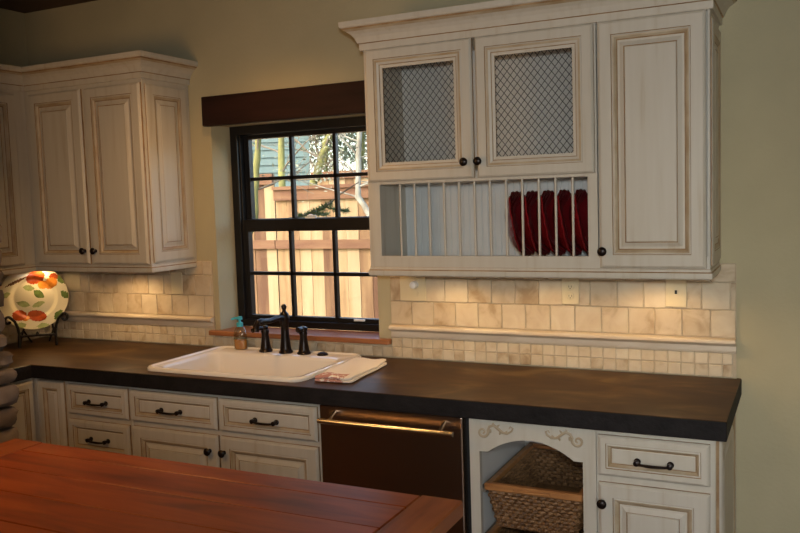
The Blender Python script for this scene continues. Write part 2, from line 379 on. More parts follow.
# ------------------------------------------------------------------ backsplash
def tiles(mb, x0, x1, z0, z1, size, offset_rows, y=-.0, seed=1, cut_top=True, th=.011):
    rnd = random.Random(seed); row = 0; z = z0
    while z < z1 - .004:
        zz = min(z + size, z1)
        x = x0 - (size * (0.45 if (row % 2 and offset_rows) else 0.0)) - rnd.random() * .0
        while x < x1 - .004:
            w = size * (1 + (rnd.random() - .5) * .06) if offset_rows else size * 1.045
            a, c = max(x, x0), min(x + w, x1)
            if c - a > .008:
                j = rnd.random() * .0018; g = .0014
                mb.box(a + g, c - g, y - th - j, y - .002, z + g, zz - g, 0, ch=.0022)
            x += w
        z = zz; row += 1
LEDGE = [(0, 1.010), (.011, 1.010), (.013, 1.013), (.013, 1.025), (.011, 1.028), (.011, 1.036), (.020, 1.041), (.034, 1.046), (.038, 1.051), (.038, 1.059), (.034, 1.064), (.020, 1.067), (0, 1.067)]
def backsplash(label, x0, x1, xm, seed, group=None, top=1.352):
    t = thing('backsplash', ((x0 + x1) / 2, 0, ZT), label, 'backsplash')
    b = MB().box(x0, x1, -.006, 0, ZT, top); b.build('grout_bed', 'grout', t)
    b = MB(); tiles(b, x0, x1, 1.069, top, .1055, True, seed=seed); b.build('field_tile', 'travertine', t)
    b = MB(); tiles(b, x0, xm, ZT + .001, 1.010, .0482, False, seed=seed + 3, th=.009); b.build('mosaic_tile', 'travertine', t)
    b = MB(); sweep(b, [(x0, -.001), (x1, -.001)], LEDGE); b.build('ledge_moulding', 'ledge', t, smooth=True)
    return t
backsplash('travertine tile backsplash with ledge moulding to the right of the window', -1.459, 0.0, -.012, 11)
backsplash('travertine tile backsplash with ledge moulding under the left cabinets', XW, -2.467, -2.467, 5)
t = thing('backsplash', (-1.96, 0, ZT), 'narrow strip of small tiles under the window sill behind the faucet', 'backsplash')
MB().box(-2.467, -1.459, -.006, 0, ZT, .974).build('grout_bed', 'grout', t)
b = MB(); tiles(b, -2.467, -1.459, ZT + .001, .974, .0482, False, seed=31, th=.009); b.build('mosaic_tile', 'travertine', t)
t = thing('backsplash', (XW, -.45, ZT), 'travertine tile backsplash on the left wall behind the painted plate', 'backsplash')
MB().box(XW, XW + .006, -.86, -.014, ZT, 1.352).build('grout_bed', 'grout', t)
R90 = Matrix.Translation((XW, 0, 0)) @ Matrix.Rotation(PI / 2, 4, 'Z')
b = MB(); tiles(b, -.86, -.014, 1.069, 1.352, .1055, True, seed=8); b.build('field_tile', 'travertine', t, T=R90)
b = MB(); tiles(b, -.86, -.014, ZT + .001, 1.010, .0482, False, seed=9, th=.009); b.build('mosaic_tile', 'travertine', t, T=R90)
b = MB(); sweep(b, [(-.86, -.001), (-.04, -.001)], LEDGE); b.build('ledge_moulding', 'ledge', t, smooth=True, T=R90)

# ------------------------------------------------------------------ worktop
b = MB()
xs = [XW + .014, -3.037, -2.380, -1.602, .019]; ys = [-.864, -.655, -.580, -.066, -.014]
slab(b, xs, ys, lambda i, j: (i == 0 or j > 0) and not (i == 2 and j == 2), ZB, ZT, 'xy', 0, 1)
b.box(-.0, .019, -.014, -.001, ZB, ZT)
tag(b.build('worktop', ['stone', 'stone_edge'], bevel=.004), 'dark slate worktop with rough black edge running along both walls', 'worktop')

# ------------------------------------------------------------------ base cabinets
FY = -.610      # face frame plane
def carcass(x0, x1, name='carcass', parent=None, side=None):
    b = MB().box(x0, x1, FY, -.002, .10, ZB - .001); b.box(x0 + .002, x1 - .002, FY + .07, -.002, 0, .10)
    return b.build(name, 'cream', parent, bevel=.0015)
def door(name, x0, x1, z0, z1, parent, prof=RAISED, d='-y', plane=None):
    b = MB(); T = front(x0, FY if plane is None else plane, z0, d) if d == '-y' else front(plane, x0, z0, d)
    panel(b, x1 - x0, z1 - z0, T, prof)
    return b.build(name, CG, parent)
# corner cabinet
c = thing('corner_base_cabinet', (-3.3, -.4, 0), 'cream corner base cabinet with folding pair of narrow panelled doors beside stone pillar', 'cabinet')
b = MB(); slab(b, [XW + .002, -3.06, -2.862], [-.862, FY, -.002], lambda i, j: not (i == 1 and j == 0), .10, ZB - .001, 'xy'); b.box(XW + .002, -3.13, -.86, -.002, 0, .10); b.box(-3.13, -2.864, FY + .07, -.002, 0, .10); b.build('carcass', 'cream', c, bevel=.0015)
door('door', -3.035, -2.872, .13, .835, c, NARROW)
door('door', -.855, -.640, .13, .835, c, NARROW, '+x', -3.06)
# drawer base
c = thing('drawer_cabinet', (-2.665, -.3, 0), 'cream base cabinet with stacked drawers to the left of sink cabinet', 'cabinet')
carcass(-2.860, -2.468, parent=c)
for z0, z1 in ((.688, .830), (.505, .664), (.320, .485), (.13, .300)):
    d = door('drawer', -2.847, -2.478, z0, z1, c, DRAWER)
    pull(front(-2.665, FY - .0085, (z0 + z1) / 2 - .006), d)
# sink base
c = thing('sink_cabinet', (-1.977, -.3, 0), 'cream base cabinet with two drawer fronts and two doors below the sink', 'cabinet')
b = MB().box(-2.466, -1.480, FY, -.59, .10, ZB - .001); b.box(-2.466, -2.448, -.59, -.002, .10, ZB - .001); b.box(-1.498, -1.480, -.59, -.002, .10, ZB - .001)
b.box(-2.448, -1.498, -.59, -.002, .10, .12); b.box(-2.46, -1.49, FY + .07, -.002, 0, .10); b.build('carcass', 'cream', c, bevel=.0015)
for x0, x1, px, kx in ((-2.458, -1.984, -2.235, -2.019), (-1.970, -1.492, -1.738, -1.944)):
    d = door('drawer_front', x0, x1, .688, .828, c, DRAWER); pull(front(px, FY - .0085, .750), d)
    d = door('door', x0, x1, .13, .666, c, RAISED)
    knob(front(kx - .004, FY - .019, .600), d)
# dishwasher
c = thing('dishwasher', (-1.17, -.3, 0), 'stainless steel dishwasher with long bar handle under the worktop', 'dishwasher')
MB().box(-1.474, -.858, -.585, -.01, .02, ZB - .002).build('body', 'black', c)
MB().box(-1.472, -.874, -.632, -.585, .11, .843).build('door', 'steel', c, bevel=.004)
b = MB().tube([(-1.448, -.682, .794), (-1.30, -.684, .794), (-1.17, -.685, .794), (-1.04, -.684, .794), (-.889, -.682, .794)], .0105, n=12)
h = b.build('handle', 'handle_steel', c, smooth=True)
for x in (-1.40, -.94): MB().tube([(x, -.632, .822), (x, -.655, .815), (x, -.680, .798)], .007, n=8).build('handle_post', 'handle_steel', h, smooth=True)
# basket cabinet: open front under an arched valance
c = thing('basket_cabinet', (-.625, -.3, 0), 'cream open cabinet with arched scroll valance holding wicker baskets', 'cabinet')
x0, x1 = -.853, -.397
b = MB()
b.box(x0, x0 + .018, FY + .02, -.002, .10, ZB - .001); b.box(x1 - .018, x1, FY + .02, -.002, .10, ZB - .001)
b.box(x0 + .018, x1 - .018, -.02, -.002, .10, ZB - .001); b.box(x0 + .018, x1 - .018, FY + .02, -.02, .10, .118); b.box(x0, x1, FY + .07, -.002, 0, .10)
b.build('carcass', 'interior', c)
b = MB()       # face frame with the arch cut out
ax0, ax1, zs, zc = -.816, -.442, .722, .778
b.box(x0, ax0, FY - .004, FY + .02, .10, ZB - .001); b.box(ax1, x1, FY - .004, FY + .02, .10, ZB - .001); b.box(ax0, ax1, FY - .004, FY + .02, .10, .14)
n = 24; top = []; bot = []
for k in range(n + 1):
    u = k / n; x = ax0 + (ax1 - ax0) * u
    if u < .09 or u > .91: z = zs
    else: z = zs + (zc - zs) * (math.sin(PI * (u - .09) / .82) ** .8)
    bot.append((x, z)); top.append((x, ZB - .001))
V = [(x, FY - .004, z) for x, z in bot] + [(x, FY - .004, z) for x, z in top] + [(x, FY + .02, z) for x, z in bot] + [(x, FY + .02, z) for x, z in top]
F = []; m = n + 1
for k in range(n):
    F += [(k, k + 1, m + k + 1, m + k), (2 * m + k, 3 * m + k, 3 * m + k + 1, 2 * m + k + 1), (k, 2 * m + k, 2 * m + k + 1, k + 1), (m + k, m + k + 1, 3 * m + k + 1, 3 * m + k)]
b.add(V, F); b.build('arched_face_frame', 'cream', c)
def scroll(sx, ox):
    b = MB()
    def P(u, v): return (ox + sx * u, FY - .006, .800 + v)
    def spiral(cu, cv, r0, turns, a0, dirn, n=26): return [P(cu + r0 * (1 - .85 * k / n) * math.cos(a0 + dirn * turns * 2 * PI * k / n), cv + r0 * (1 - .85 * k / n) * math.sin(a0 + dirn * turns * 2 * PI * k / n)) for k in range(n + 1)]
    R = lambda n, a, c: [1.35 * (a + (c - a) * k / n) for k in range(n + 1)]
    p = spiral(-.048, -.006, .021, 1.3, .3, -1); b.tube(p, R(26, .0042, .0022), n=6)
    main = [P(-.030, 0), P(-.022, .016), P(-.006, .022), P(.010, .010), P(.026, -.002), P(.044, -.004), P(.060, .006), P(.064, .018), P(.056, .022), P(.050, .014)]
    b.tube(main, [.005, .0055, .006, .0055, .005, .0045, .004, .0035, .003, .002], n=6)
    for (u, v, du, dv) in ((-.012, .018, .006, .014), (.004, .014, .012, .012), (.018, .002, -.004, -.013), (-.02, .006, .002, -.014), (.036, -.004, .008, .010)):
        b.tube([P(u, v), P(u + du * .6, v + dv * .7), P(u + du, v + dv)], [.0045, .0038, .001], n=6)
    return b.build('scroll_carving', 'lightglaze', c, smooth=True)
scroll(1, -.752); scroll(-1, -.505)
# wicker baskets: things that rest inside the cabinet
def basket(zr, label):
    t = thing('wicker_basket', (-.629, -.3, zr - .16), label, 'basket', group='wicker baskets in the open cabinet')
    bx0, bx1, by0, by1 = -.808, -.450, -.585, -.06
    b = MB()
    b.box(bx0, bx1, by0 - .012, by0 + .014, zr - .010, zr + .016, ch=.004)
    b.box(bx0, bx0 + .022, by0 + .014, by1, zr - .008, zr + .012, ch=.003); b.box(bx1 - .022, bx1, by0 + .014, by1, zr - .008, zr + .012, ch=.003)
    b.box(bx0, bx1, by1, by1 + .02, zr - .008, zr + .012, ch=.003)
    b.build('wooden_rim', 'basket_rail', t)
    hg = MB().box(-.70, -.56, by0 - .020, by0 - .011, zr - .004, zr + .008, ch=.003); hg.build('rim_grip', 'basket_rail', t)
    w = MB(); rows = 10; dep = .135; rnd = random.Random(3)
    def wall(p0, p1, q0, q1, n):
        # woven strip rows between top edge p0-p1 and bottom edge q0-q1
        p0, p1, q0, q1 = map(Vector, (p0, p1, q0, q1)); nrm = (p1 - p0).cross(q0 - p0).normalized()
        for r in range(rows):
            f = (r + .5) / rows; a = p0.lerp(q0, f); e = p1.lerp(q1, f); pts = []
            for k in range(n * 2 + 1):
                g = k / (n * 2); pts.append(a.lerp(e, g) + nrm * (.0050 * math.cos(PI * (k + r))))
            w.tube(pts,   .0068 + rnd.random() * .0008, n=6)
        for k in range(n):
            g = (k + .5) / n; w.tube([p0.lerp(p1, g), q0.lerp(q1, g)], .003, n=5)
    zt, zb_ = zr - .012, zr - .012 - dep; s = .030
    A = (bx0 + .012, by0 + .004, zt); B = (bx1 - .012, by0 + .004, zt); C_ = (bx1 - .012, by1 + .01, zt); D = (bx0 + .012, by1 + .01, zt)
    a = (bx0 + .012 + s, by0 + .02, zb_); b2 = (bx1 - .012 - s, by0 + .02, zb_); c2 = (bx1 - .012 - s, by1 - .02, zb_); d2 = (bx0 + .012 + s, by1 - .02, zb_)
    wall(A, B, a, b2, 11); wall(C_, D, c2, d2, 11); wall(D, A, d2, a, 15); wall(B, C_, b2, c2, 15)
    w.box(a[0], b2[0], a[1], c2[1], zb_ - .004, zb_ + .002)
    w.build('woven_body', 'wicker', t, smooth=True)
    rn = MB(); 
    return t
basket(.583, 'wicker basket with honey wood rim on the upper rails of the open cabinet')
basket(.395, 'lower wicker basket with wood rim beneath the other basket')
for i, z in ((0, .572), (1, .384)):
    for sx, xx in ((0, x0 + .018), (1, x1 - .018)):
        MB().box(min(xx, xx + (.026, -.026)[sx]), max(xx, xx + (.026, -.026)[sx]), -.57, -.03, z - .016, z - .001).build('runner', 'darkwood', c)
# right drawer cabinet
c = thing('drawer_door_cabinet', (-.21, -.3, 0), 'cream base cabinet with one drawer above a door at the right end', 'cabinet')
carcass(-.396, -.018, parent=c)
d = door('drawer', -.388, -.034, .688, .826, c, DRAWER); pull(front(-.207, FY - .0085, .747), d)
d = door('door', -.388, -.034, .13, .664, c, RAISED); knob(front(-.372, FY - .019, .598), d)
b = MB(); panel(b, .585, .735, front(-.018, -.600, .105, '+x'), RAISED); b.build('end_panel', CG, c)

# ------------------------------------------------------------------ wall cabinets
CROWN = [(0, 2.236), (.010, 2.236), (.012, 2.240), (.012, 2.262), (.017, 2.265), (.020, 2.272), (.026, 2.286), (.036, 2.299), (.050, 2.309), (.060, 2.316), (.063, 2.322), (.068, 2.324), (.071, 2.330), (.071, 2.346), (0, 2.346)]
CM = [0, 0, 0, 1, 0, 0, 0, 0, 2, 1, 0, 0, 0, 0, 0]
RAIL = [(0, 1.322), (.004, 1.322), (.007, 1.327), (.007, 1.344), (.003, 1.348), (.003, 1.353), (.001, 1.357), (0, 1.358)]
RM = [0, 0, 0, 1, 0, 0, 1, 0]
UF = -.330
# left units
c = thing('wall_cabinet', (-3.1, -.16, ZU), 'cream wall cabinet with a pair of panelled doors left of the window', 'cabinet')
b = MB().box(XW + .002, -2.563, UF, -.002, 1.345, 2.30); b.build('carcass', 'cream', c, bevel=.0015)
for x0, x1 in ((-3.305, -2.946), (-2.922, -2.566)):
    b = MB(); panel(b, x1 - x0, .855, front(x0, UF, 1.362), RAISED); d = b.build('door', CG, c)
    knob(front(x1 - .022 if x0 < -3 else x0 + .026, UF - .019, 1.428), d)
b = MB(); panel(b, .29, .845, front(-2.563, -.315, 1.368, '+x'), SIDE); b.build('end_panel', CG, c)
b = MB(); sweep(b, [(-3.340, UF), (-2.563, UF), (-2.563, -.002)], CROWN, pre=(-3.340, -1.0), mats=CM); b.build('crown_moulding', CG, c)
b = MB(); sweep(b, [(-3.340, UF), (-2.563, UF), (-2.563, -.014)], RAIL, pre=(-3.340, -1.0), mats=RM); b.build('light_rail', CG, c)
c = thing('wall_cabinet', (-3.5, -.6, ZU), 'cream wall cabinet on the left wall, cut off by the left edge', 'cabinet')
b = MB().box(XW + .002, -3.340, -.864, UF - .001, 1.345, 2.30); b.build('carcass', 'cream', c, bevel=.0015)
b = MB(); panel(b, .45, .855, front(-3.340, -.855, 1.362, '+x'), RAISED); b.build('door', CG, c)
b = MB(); sweep(b, [(-3.340, -.864), (-3.340, UF - .0005)], CROWN, post=(-2.5, UF - .0005), mats=CM); b.build('crown_moulding', CG, c)
b = MB(); sweep(b, [(-3.340, -.864), (-3.340, UF - .0005)], RAIL, post=(-2.5, UF - .0005), mats=RM); b.build('light_rail', CG, c)

# right unit: two wire doors over a plate rack, tall door at the right
X0, X1, XD = -1.383, -.060, -.447
c = thing('wall_cabinet', (-.72, -.16, ZU), 'large cream wall cabinet with wire mesh doors, plate rack and tall panelled door', 'cabinet')
b = MB()
b.box(X0, X0 + .018, UF + .02, -.002, 1.345, 2.30); b.box(XD - .009, XD + .009, UF + .02, -.012, 1.345, 2.30); b.box(X1 - .018, X1, UF + .02, -.002, 1.345, 2.30)
b.box(X0 + .018, XD - .009, UF + .02, -.012, 1.345, 1.380); b.box(X0 + .018, XD - .009, UF + .02, -.012, 1.693, 1.708); b.box(X0 + .018, X1 - .018, UF + .02, -.012, 2.245, 2.30)
b.box(XD + .009, X1 - .018, UF + .02, -.012, 1.345, 1.380)
# face frame
slab(b, [X0, -1.330, -.480, -.444, -.068, X1], [1.345, 1.403, 1.694, 1.73, 2.235, 2.30], lambda i, j: not (i in (1,) and j in (1, 3)) and not (i == 3 and j in (1, 2, 3)), UF, UF + .02, 'xz')
b.build('carcass', 'cream', c, bevel=.0012)
MB().box(X0 + .018, X1 - .018, -.012, -.004, 1.695, 2.245).build('back_panel', 'interior', c)
b = MB().box(X0 + .018, X1 - .018, -.012, -.004, 1.38, 1.694)       # beadboard back
x = X0 + .05
while x < XD - .01:
    b.box(x - .0125, x + .0125, -.0155, -.012, 1.381, 1.692, ch=.0016); x += .0285
b.build('beadboard_back', 'bead', c)
for x0, x1, kx in ((-1.372, -.913, -.945), (-.899, -.451, -.888)):
    b = MB(); panel(b, x1 - x0, .530, front(x0, UF, 1.705), WIRED, hole=True); d = b.build('door', CG, c)
    knob(front(kx, UF - .019, 1.768), d)
    w = MB(); ix0, ix1, iz0, iz1 = x0 + .072, x1 - .072, 1.705 + .072, 2.235 - .072; dx, sl = .0262, 1.22
    span = (iz1 - iz0) / sl; y = UF - .003
    k = ix0 - span
    while k < ix1 + span:
        for sgn in (1, -1):
            pts = []
            xa, za, xb, zb = (k, iz0, k + span, iz1) if sgn == 1 else (k, iz1, k + span, iz0)
            t0 = max(0, (ix0 - xa) / (xb - xa)); t1 = min(1, (ix1 - xa) / (xb - xa))
            if t1 - t0 > .01:
                w.tube([(xa + (xb - xa) * t, y + sgn * .0008, za + (zb - za) * t) for t in (t0, t1)], .00165, n=5)
        k += dx
    w.build('wire_mesh', 'wire', d)
b = MB(); panel(b, .364, .874, front(-.436, UF, 1.361), RAISED); d = b.build('door', CG, c); knob(front(-.422, UF - .019, 1.423), d)
b = MB(); panel(b, .29, .845, front(X1, -.312, 1.368, '+x'), SIDE); b.build('end_panel', CG, c)
b = MB(); sweep(b, [(X0, -.002), (X0, UF), (X1, UF), (X1, -.002)], CROWN, mats=CM); b.build('crown_moulding', CG, c)
b = MB(); sweep(b, [(X0, -.014), (X0, UF), (X1, UF), (X1, -.014)], RAIL, mats=RM); b.build('light_rail', CG, c)
for k in range(12):
    x = -1.242 + k * .0641
    MB().tube([(x, UF + .010, 1.404), (x, UF + .010, 1.693)], .0048, n=10).build('rack_bar', 'cream', c, smooth=True)

# ruby plates standing on edge in the rack
def make_platter():
    r = bpy.data.objects.new('red_platter', None); COL.objects.link(r)
    b = MB(); n = 72; rings = []
    prof = [(0, -.004), (.50, -.004), (.66, .006), (.84, .024), (1.0, .042), (1.0, .048), (.84, .031), (.66, .014), (.50, .003), (.0, .003)]
    for q, w in prof:
        ring = []
        for k in range(n):
            a = 2 * PI * k / n; e = 3.2
            rad = .128 / ((abs(math.cos(a)) ** e + abs(math.sin(a)) ** e) ** (1 / e))
            sc = 1 + (.030 * math.cos(a * 16) if q > .8 else 0) * (q - .6) / .4
            rr = max(q, .002) * rad * sc
            ring.append((w, rr * math.cos(a), rr * math.sin(a)))
        rings.append(ring)
    b.rings(rings, 0, cap0=True, cap1=True)
    b.build('platter_body', 'red', r, smooth=True)
    return r
PLT = ['leftmost ruby red scalloped platter standing on edge in the plate rack', 'second ruby red scalloped platter from the left in the plate rack',
       'middle one of five ruby red scalloped platters in the plate rack', 'fourth ruby red scalloped platter from the left in the plate rack',
       'rightmost ruby red scalloped platter in the plate rack, with pale glint']
p0 = make_platter()
for k in range(5):
    o = p0 if k == 0 else copy_tree(p0)
    o.location = (-.823 + k * .0641, -.165, 1.5135); o.rotation_euler = (0, math.radians(-10.5), 0)
    tag(o, PLT[k], 'platter', 'ruby platters in the plate rack')

# ------------------------------------------------------------------ wall plates
def wall_plate(xc, zc, w, h, label, gangs, cat='outlet'):
    t = thing('wall_plate', (xc, -.0135, zc - h / 2), label, cat)
    MB().box(xc - w / 2, xc + w / 2, -.0195, -.0135, zc - h / 2, zc + h / 2, ch=.002).build('cover_plate', 'ivory', t)
    for gx, kind in gangs:
        if kind == 'outlet':
            for dz in (-.019, .019):
                r = MB().lathe([(.0155, 0), (.0155, .0015), (.014, .0022)], c=(xc + gx, -.0195, zc + dz), axis='-y', n=16).build('receptacle', 'ivory', t)
                MB().box(xc + gx - .006, xc + gx - .0042, -.0222, -.0217, zc + dz - .004, zc + dz + .005).box(xc + gx + .0042, xc + gx + .006, -.0222, -.0217, zc + dz - .004, zc + dz + .005).box(xc + gx - .002, xc + gx + .002, -.0222, -.0217, zc + dz - .010, zc + dz - .0065).build('slot', 'black', r)
        elif kind == 'plug':
            b = MB().lathe([(.017, 0), (.018, .012), (.015, .028), (.008, .033)], c=(xc + gx, -.0195, zc + .020), axis='-y', n=14); b.build('plugged_adapter', 'white', t, smooth=True)
            MB().lathe([(.0155, 0), (.0155, .0015), (.014, .0022)], c=(xc + gx, -.0195, zc - .019), axis='-y', n=16).build('receptacle', 'ivory', t)
        elif kind == 'switch':
            MB().box(xc + gx - .004, xc + gx + .004, -.026, -.0195, zc - .004, zc + .010).build('toggle', 'black', t)
        elif kind == 'screw':
            MB().lathe([(.003, 0), (.002, .001)], c=(xc + gx, -.0195, zc + .03), axis='-y', n=8).build('screw', 'ivory', t)
    return t
wall_plate(-1.341, 1.232, .128, .108, 'double ivory outlet plate with a white plug next to the window', [(.012, 'plug')])
wall_plate(-.630, 1.236, .072, .110, 'single ivory duplex outlet below the red platters', [(0, 'outlet')])
wall_plate(-.216, 1.238, .078, .112, 'ivory switch plate with dark toggle under tall cabinet door', [(0, 'switch')], 'switch')
wall_plate(-3.435, 1.236, .125, .110, 'ivory wall plate on the tiles close behind the painted plate', [(0, 'screw')], 'wall plate')
wall_plate(-2.690, 1.236, .074, .112, 'ivory wall plate on the tiles left of the window', [(0, 'screw')], 'wall plate')

# ------------------------------------------------------------------ sink, faucet, bottle, towel
def rrect(x0, x1, y0, y1, r, z, n=6):
    P = []
    for cx, cy, a0 in ((x1 - r, y1 - r, 0), (x0 + r, y1 - r, PI / 2), (x0 + r, y0 + r, PI), (x1 - r, y0 + r, 1.5 * PI)):
        for k in range(n + 1): a = a0 + PI / 2 * k / n; P.append((cx + r * math.cos(a), cy + r * math.sin(a), z))
    return P
sx0, sx1, sy0, sy1 = -2.404, -1.578, -.604, -.040
ix0, ix1, iy0, iy1 = -2.350, -1.634, -.558, -.172
R = [rrect(sx0 + .03, sx1 - .03, sy0 + .03, sy1 - .03, .04, ZT - .02), rrect(sx0 + .03, sx1 - .03, sy0 + .03, sy1 - .03, .04, ZT + .0005), rrect(sx0, sx1, sy0, sy1, .060, ZT + .0005), rrect(sx0, sx1, sy0, sy1, .060, ZT + .010), rrect(sx0 + .005, sx1 - .005, sy0 + .005, sy1 - .005, .057, ZT + .017), rrect(sx0 + .014, sx1 - .014, sy0 + .014, sy1 - .014, .050, ZT + .018),
     rrect(sx0 + .022, sx1 - .022, sy0 + .022, sy1 - .022, .044, ZT + .0112),
     rrect(ix0 - .012, ix1 + .012, iy0 - .012, iy1 + .012, .07, ZT + .0112), rrect(ix0 - .004, ix1 + .004, iy0 - .004, iy1 + .004, .066, ZT + .006), rrect(ix0, ix1, iy0, iy1, .063, ZT - .004),
     rrect(ix0 + .012, ix1 - .012, iy0 + .012, iy1 - .012, .06, ZT - .15), rrect(ix0 + .03, ix1 - .03, iy0 + .03, iy1 - .03, .05, ZT - .185), rrect(ix0 + .08, ix1 - .08, iy0 + .08, iy1 - .08, .04, ZT - .192),
     rrect(-2.045, -1.965, -.404, -.324, .039, ZT - .194)]
b = MB(); b.rings(R, 0, cap0=False, cap1=True)
# outer shell under the bowl
sk = thing('sink', (-2.005, -.32, ZT), 'white enamel drop-in sink set in the worktop under the window', 'sink')
b.build('basin', 'sink', sk, smooth=True, normals=False)
b = MB().lathe([(.045, ZT - .1935), (.045, ZT - .191), (.036, ZT - .190), (.03, ZT - .1925)], c=(-2.005, -.364, 0), n=20); b.build('drain', 'handle_steel', sk, smooth=True)
DK = ZT + .0115
fc = thing('faucet', (-1.978, -.10, DK), 'dark bronze faucet with curved spout and two side handles behind the sink', 'faucet')
FXs = -1.978
b = MB().lathe([(r, h * 1.10) for r, h in [(.033, 0), (.034, .006), (.028, .012), (.026, .02), (.0215, .06), (.019, .095), (.018, .125), (.022, .130), (.024, .150), (.022, .168), (.016, .174), (.010, .180), (.008, .186), (.012, .192), (.0135, .199), (.011, .206), (.005, .211)]], c=(FXs, -.10, DK), n=20)
b.build('spout_body', 'bronze', fc, smooth=True)
sp = [(FXs, -.105, DK + .150), (FXs, -.14, DK + .158), (FXs, -.18, DK + .157), (FXs, -.215, DK + .153), (FXs, -.25, DK + .156), (FXs, -.285, DK + .161), (FXs, -.312, DK + .158), (FXs, -.327, DK + .140), (FXs, -.330, DK + .120)]
sp = [(x, y, z + .016) for x, y, z in sp]
MB().tube(sp, [.016, .013, .0125, .012, .0125, .0135, .015, .015, .016], n=14).build('spout', 'bronze', fc, smooth=True)
for x, s in ((-2.092, -1), (-1.876, 1)):
    b = MB().lathe([(.032, 0), (.033, .006), (.027, .012), (.025, .02), (.020, .05), (.0165, .082), (.018, .090), (.020, .098), (.017, .108), (.009, .112)], c=(x, -.10, DK), n=18)
    h = b.build('handle_base', 'bronze', fc, smooth=True)
    b = MB()
    if s < 0:
        b.tube([(x, -.10, DK + .108), (x - .006, -.125, DK + .116), (x - .012, -.155, DK + .116), (x - .016, -.178, DK + .112)], [.010, .009, .0085, .011], n=10)
        b.lathe([(.012, .104), (.016, .112), (.015, .120), (.008, .126)], c=(x, -.10, DK), n=14)
    else:
        b.tube([(x, -.10, DK + .108), (x + .0, -.118, DK + .120), (x - .004, -.140, DK + .118)], [.012, .012, .014], n=10)
        b.lathe([(.014, .102), (.021, .112), (.020, .124), (.010, .130)], c=(x, -.10, DK), n=14)
    b.build('lever', 'bronze', h, smooth=True)
t = thing('sink_hole_cap', (-1.775, -.10, DK), 'low dark bronze cap on the sink deck right of the faucet', 'cap')
MB().lathe([(.026, 0), (.026, .004), (.020, .010), (.012, .013), (.006, .014)], c=(-1.775, -.10, DK), n=18).build('cap_disc', 'bronze', t, smooth=True)
# soap bottle
t = thing('soap_bottle', (-2.25, -.085, DK), 'clear soap bottle with turquoise pump and amber soap on sink edge', 'bottle')
def squash(pr, c, n=20, fx=1, fy=.66): return [[(c[0] + r * fx * math.cos(2 * PI * k / n), c[1] + r * fy * math.sin(2 * PI * k / n), c[2] + h) for k in range(n)] for r, h in pr]
bc = (-2.25, -.085, DK)
MB().rings(squash([(.032, 0), (.036, .004), (.036, .07), (.034, .085), (.026, .105), (.014, .116), (.013, .124)], bc), cap0=True).build('bottle_body', 'bottle', t, smooth=True)
MB().rings(squash([(.029, .002), (.0335, .006), (.0335, .046), (.033, .047)], bc), cap0=True).build('soap', 'amber', t, smooth=True)
b = MB().lathe([(.0155, .112), (.0165, .114), (.0165, .130), (.010, .134), (.006, .136), (.006, .148)], c=bc, n=14)
b.lathe([(.013, .146), (.014, .149), (.013, .160), (.007, .163)], c=bc, n=14)
b.tube([(bc[0], bc[1], DK + .154), (bc[0] - .018, bc[1] - .02, DK + .155), (bc[0] - .028, bc[1] - .030, DK + .150)], [.007, .006, .005], n=8)
b.build('pump', 'pump', t, smooth=True)
# folded towel
def towel():
    b = MB(); nu, nv = 18, 26; W, D = .165, .385; rnd = random.Random(5)
    for layer, (z0, z1, dx, dy) in enumerate(((.0, .011, 0, 0), (.0115, .022, -.004, .006))):
        rings = []
        for j, (ins, zz) in enumerate(((.008, 0), (.0, .25), (.0, .75), (.007, 1))):
            P = rrect(-W / 2 + ins + dx, W / 2 - ins + dx, -D / 2 + ins + dy, D / 2 - ins + dy, .014, z0 + (z1 - z0) * zz, n=4)
            rings.append(P)
        # subdivide the top with a grid for soft undulation
        b.rings(rings, 0, cap0=True, cap1=True)
    o = b.build('dish_towel', 'towel', smooth=True)
    bm = bmesh.new(); bm.from_mesh(o.data)
    bmesh.ops.triangulate(bm, faces=[f for f in bm.faces if len(f.verts) > 4])
    bmesh.ops.subdivide_edges(bm, edges=[e for e in bm.edges if e.calc_length() > .05], cuts=6, use_grid_fill=True)
    for v in bm.verts:
        k = max(0, v.co.z - .004) / .022
        v.co.z += k * (.0035 * math.sin(v.co.x * 55 + v.co.y * 20) + .003 * math.sin(v.co.y * 38 + 1.1))
        v.co.x += .003 * math.sin(v.co.y * 26) * (1 if v.co.z > .01 else .6)
    bm.to_mesh(o.data); bm.free()
    for p in o.data.polygons: p.use_smooth = True
    o.location = (-1.470, -.365, ZT + .001); o.rotation_euler = (0, 0, math.radians(4))
    return tag(o, 'folded white dish towel with reddish print on the worktop beside the sink', 'towel')
towel()

# ------------------------------------------------------------------ painted plate on iron stand
pc = Vector((-3.470, -.250, ZT)); ang = math.atan2(-.70, .71)     # facing direction in plan
nv = Vector((math.cos(ang), math.sin(ang), 0)); sv = Vector((-nv.y, nv.x, 0))   # s to the right as seen from the front
tilt = math.radians(16)
wv = (nv * math.cos(tilt) + Vector((0, 0, 1)) * math.sin(tilt)); hv = (Vector((0, 0, 1)) * math.cos(tilt) - nv * math.sin(tilt))
PR = .172
pcen = pc + Vector((0, 0, .088)) + nv * .03 + hv * PR
pl = thing('painted_plate', pc + Vector((0, 0, .09)), 'large cream plate painted with orange fruit and green leaves in the corner', 'plate')
def ell(u, v, cu, cv, a, bb, th):
    du, dv = u - cu, v - cv; c_, s_ = math.cos(th), math.sin(th); p, q = du * c_ + dv * s_, -du * s_ + dv * c_
    return (p / a) ** 2 + (q / bb) ** 2 < 1
def leaf(u, v, cu, cv, L_, W_, th):
    du, dv = u - cu, v - cv; c_, s_ = math.cos(th), math.sin(th); p, q = du * c_ + dv * s_, -du * s_ + dv * c_
    return abs(p) < L_ and abs(q) < W_ * (1 - (p / L_) ** 2)
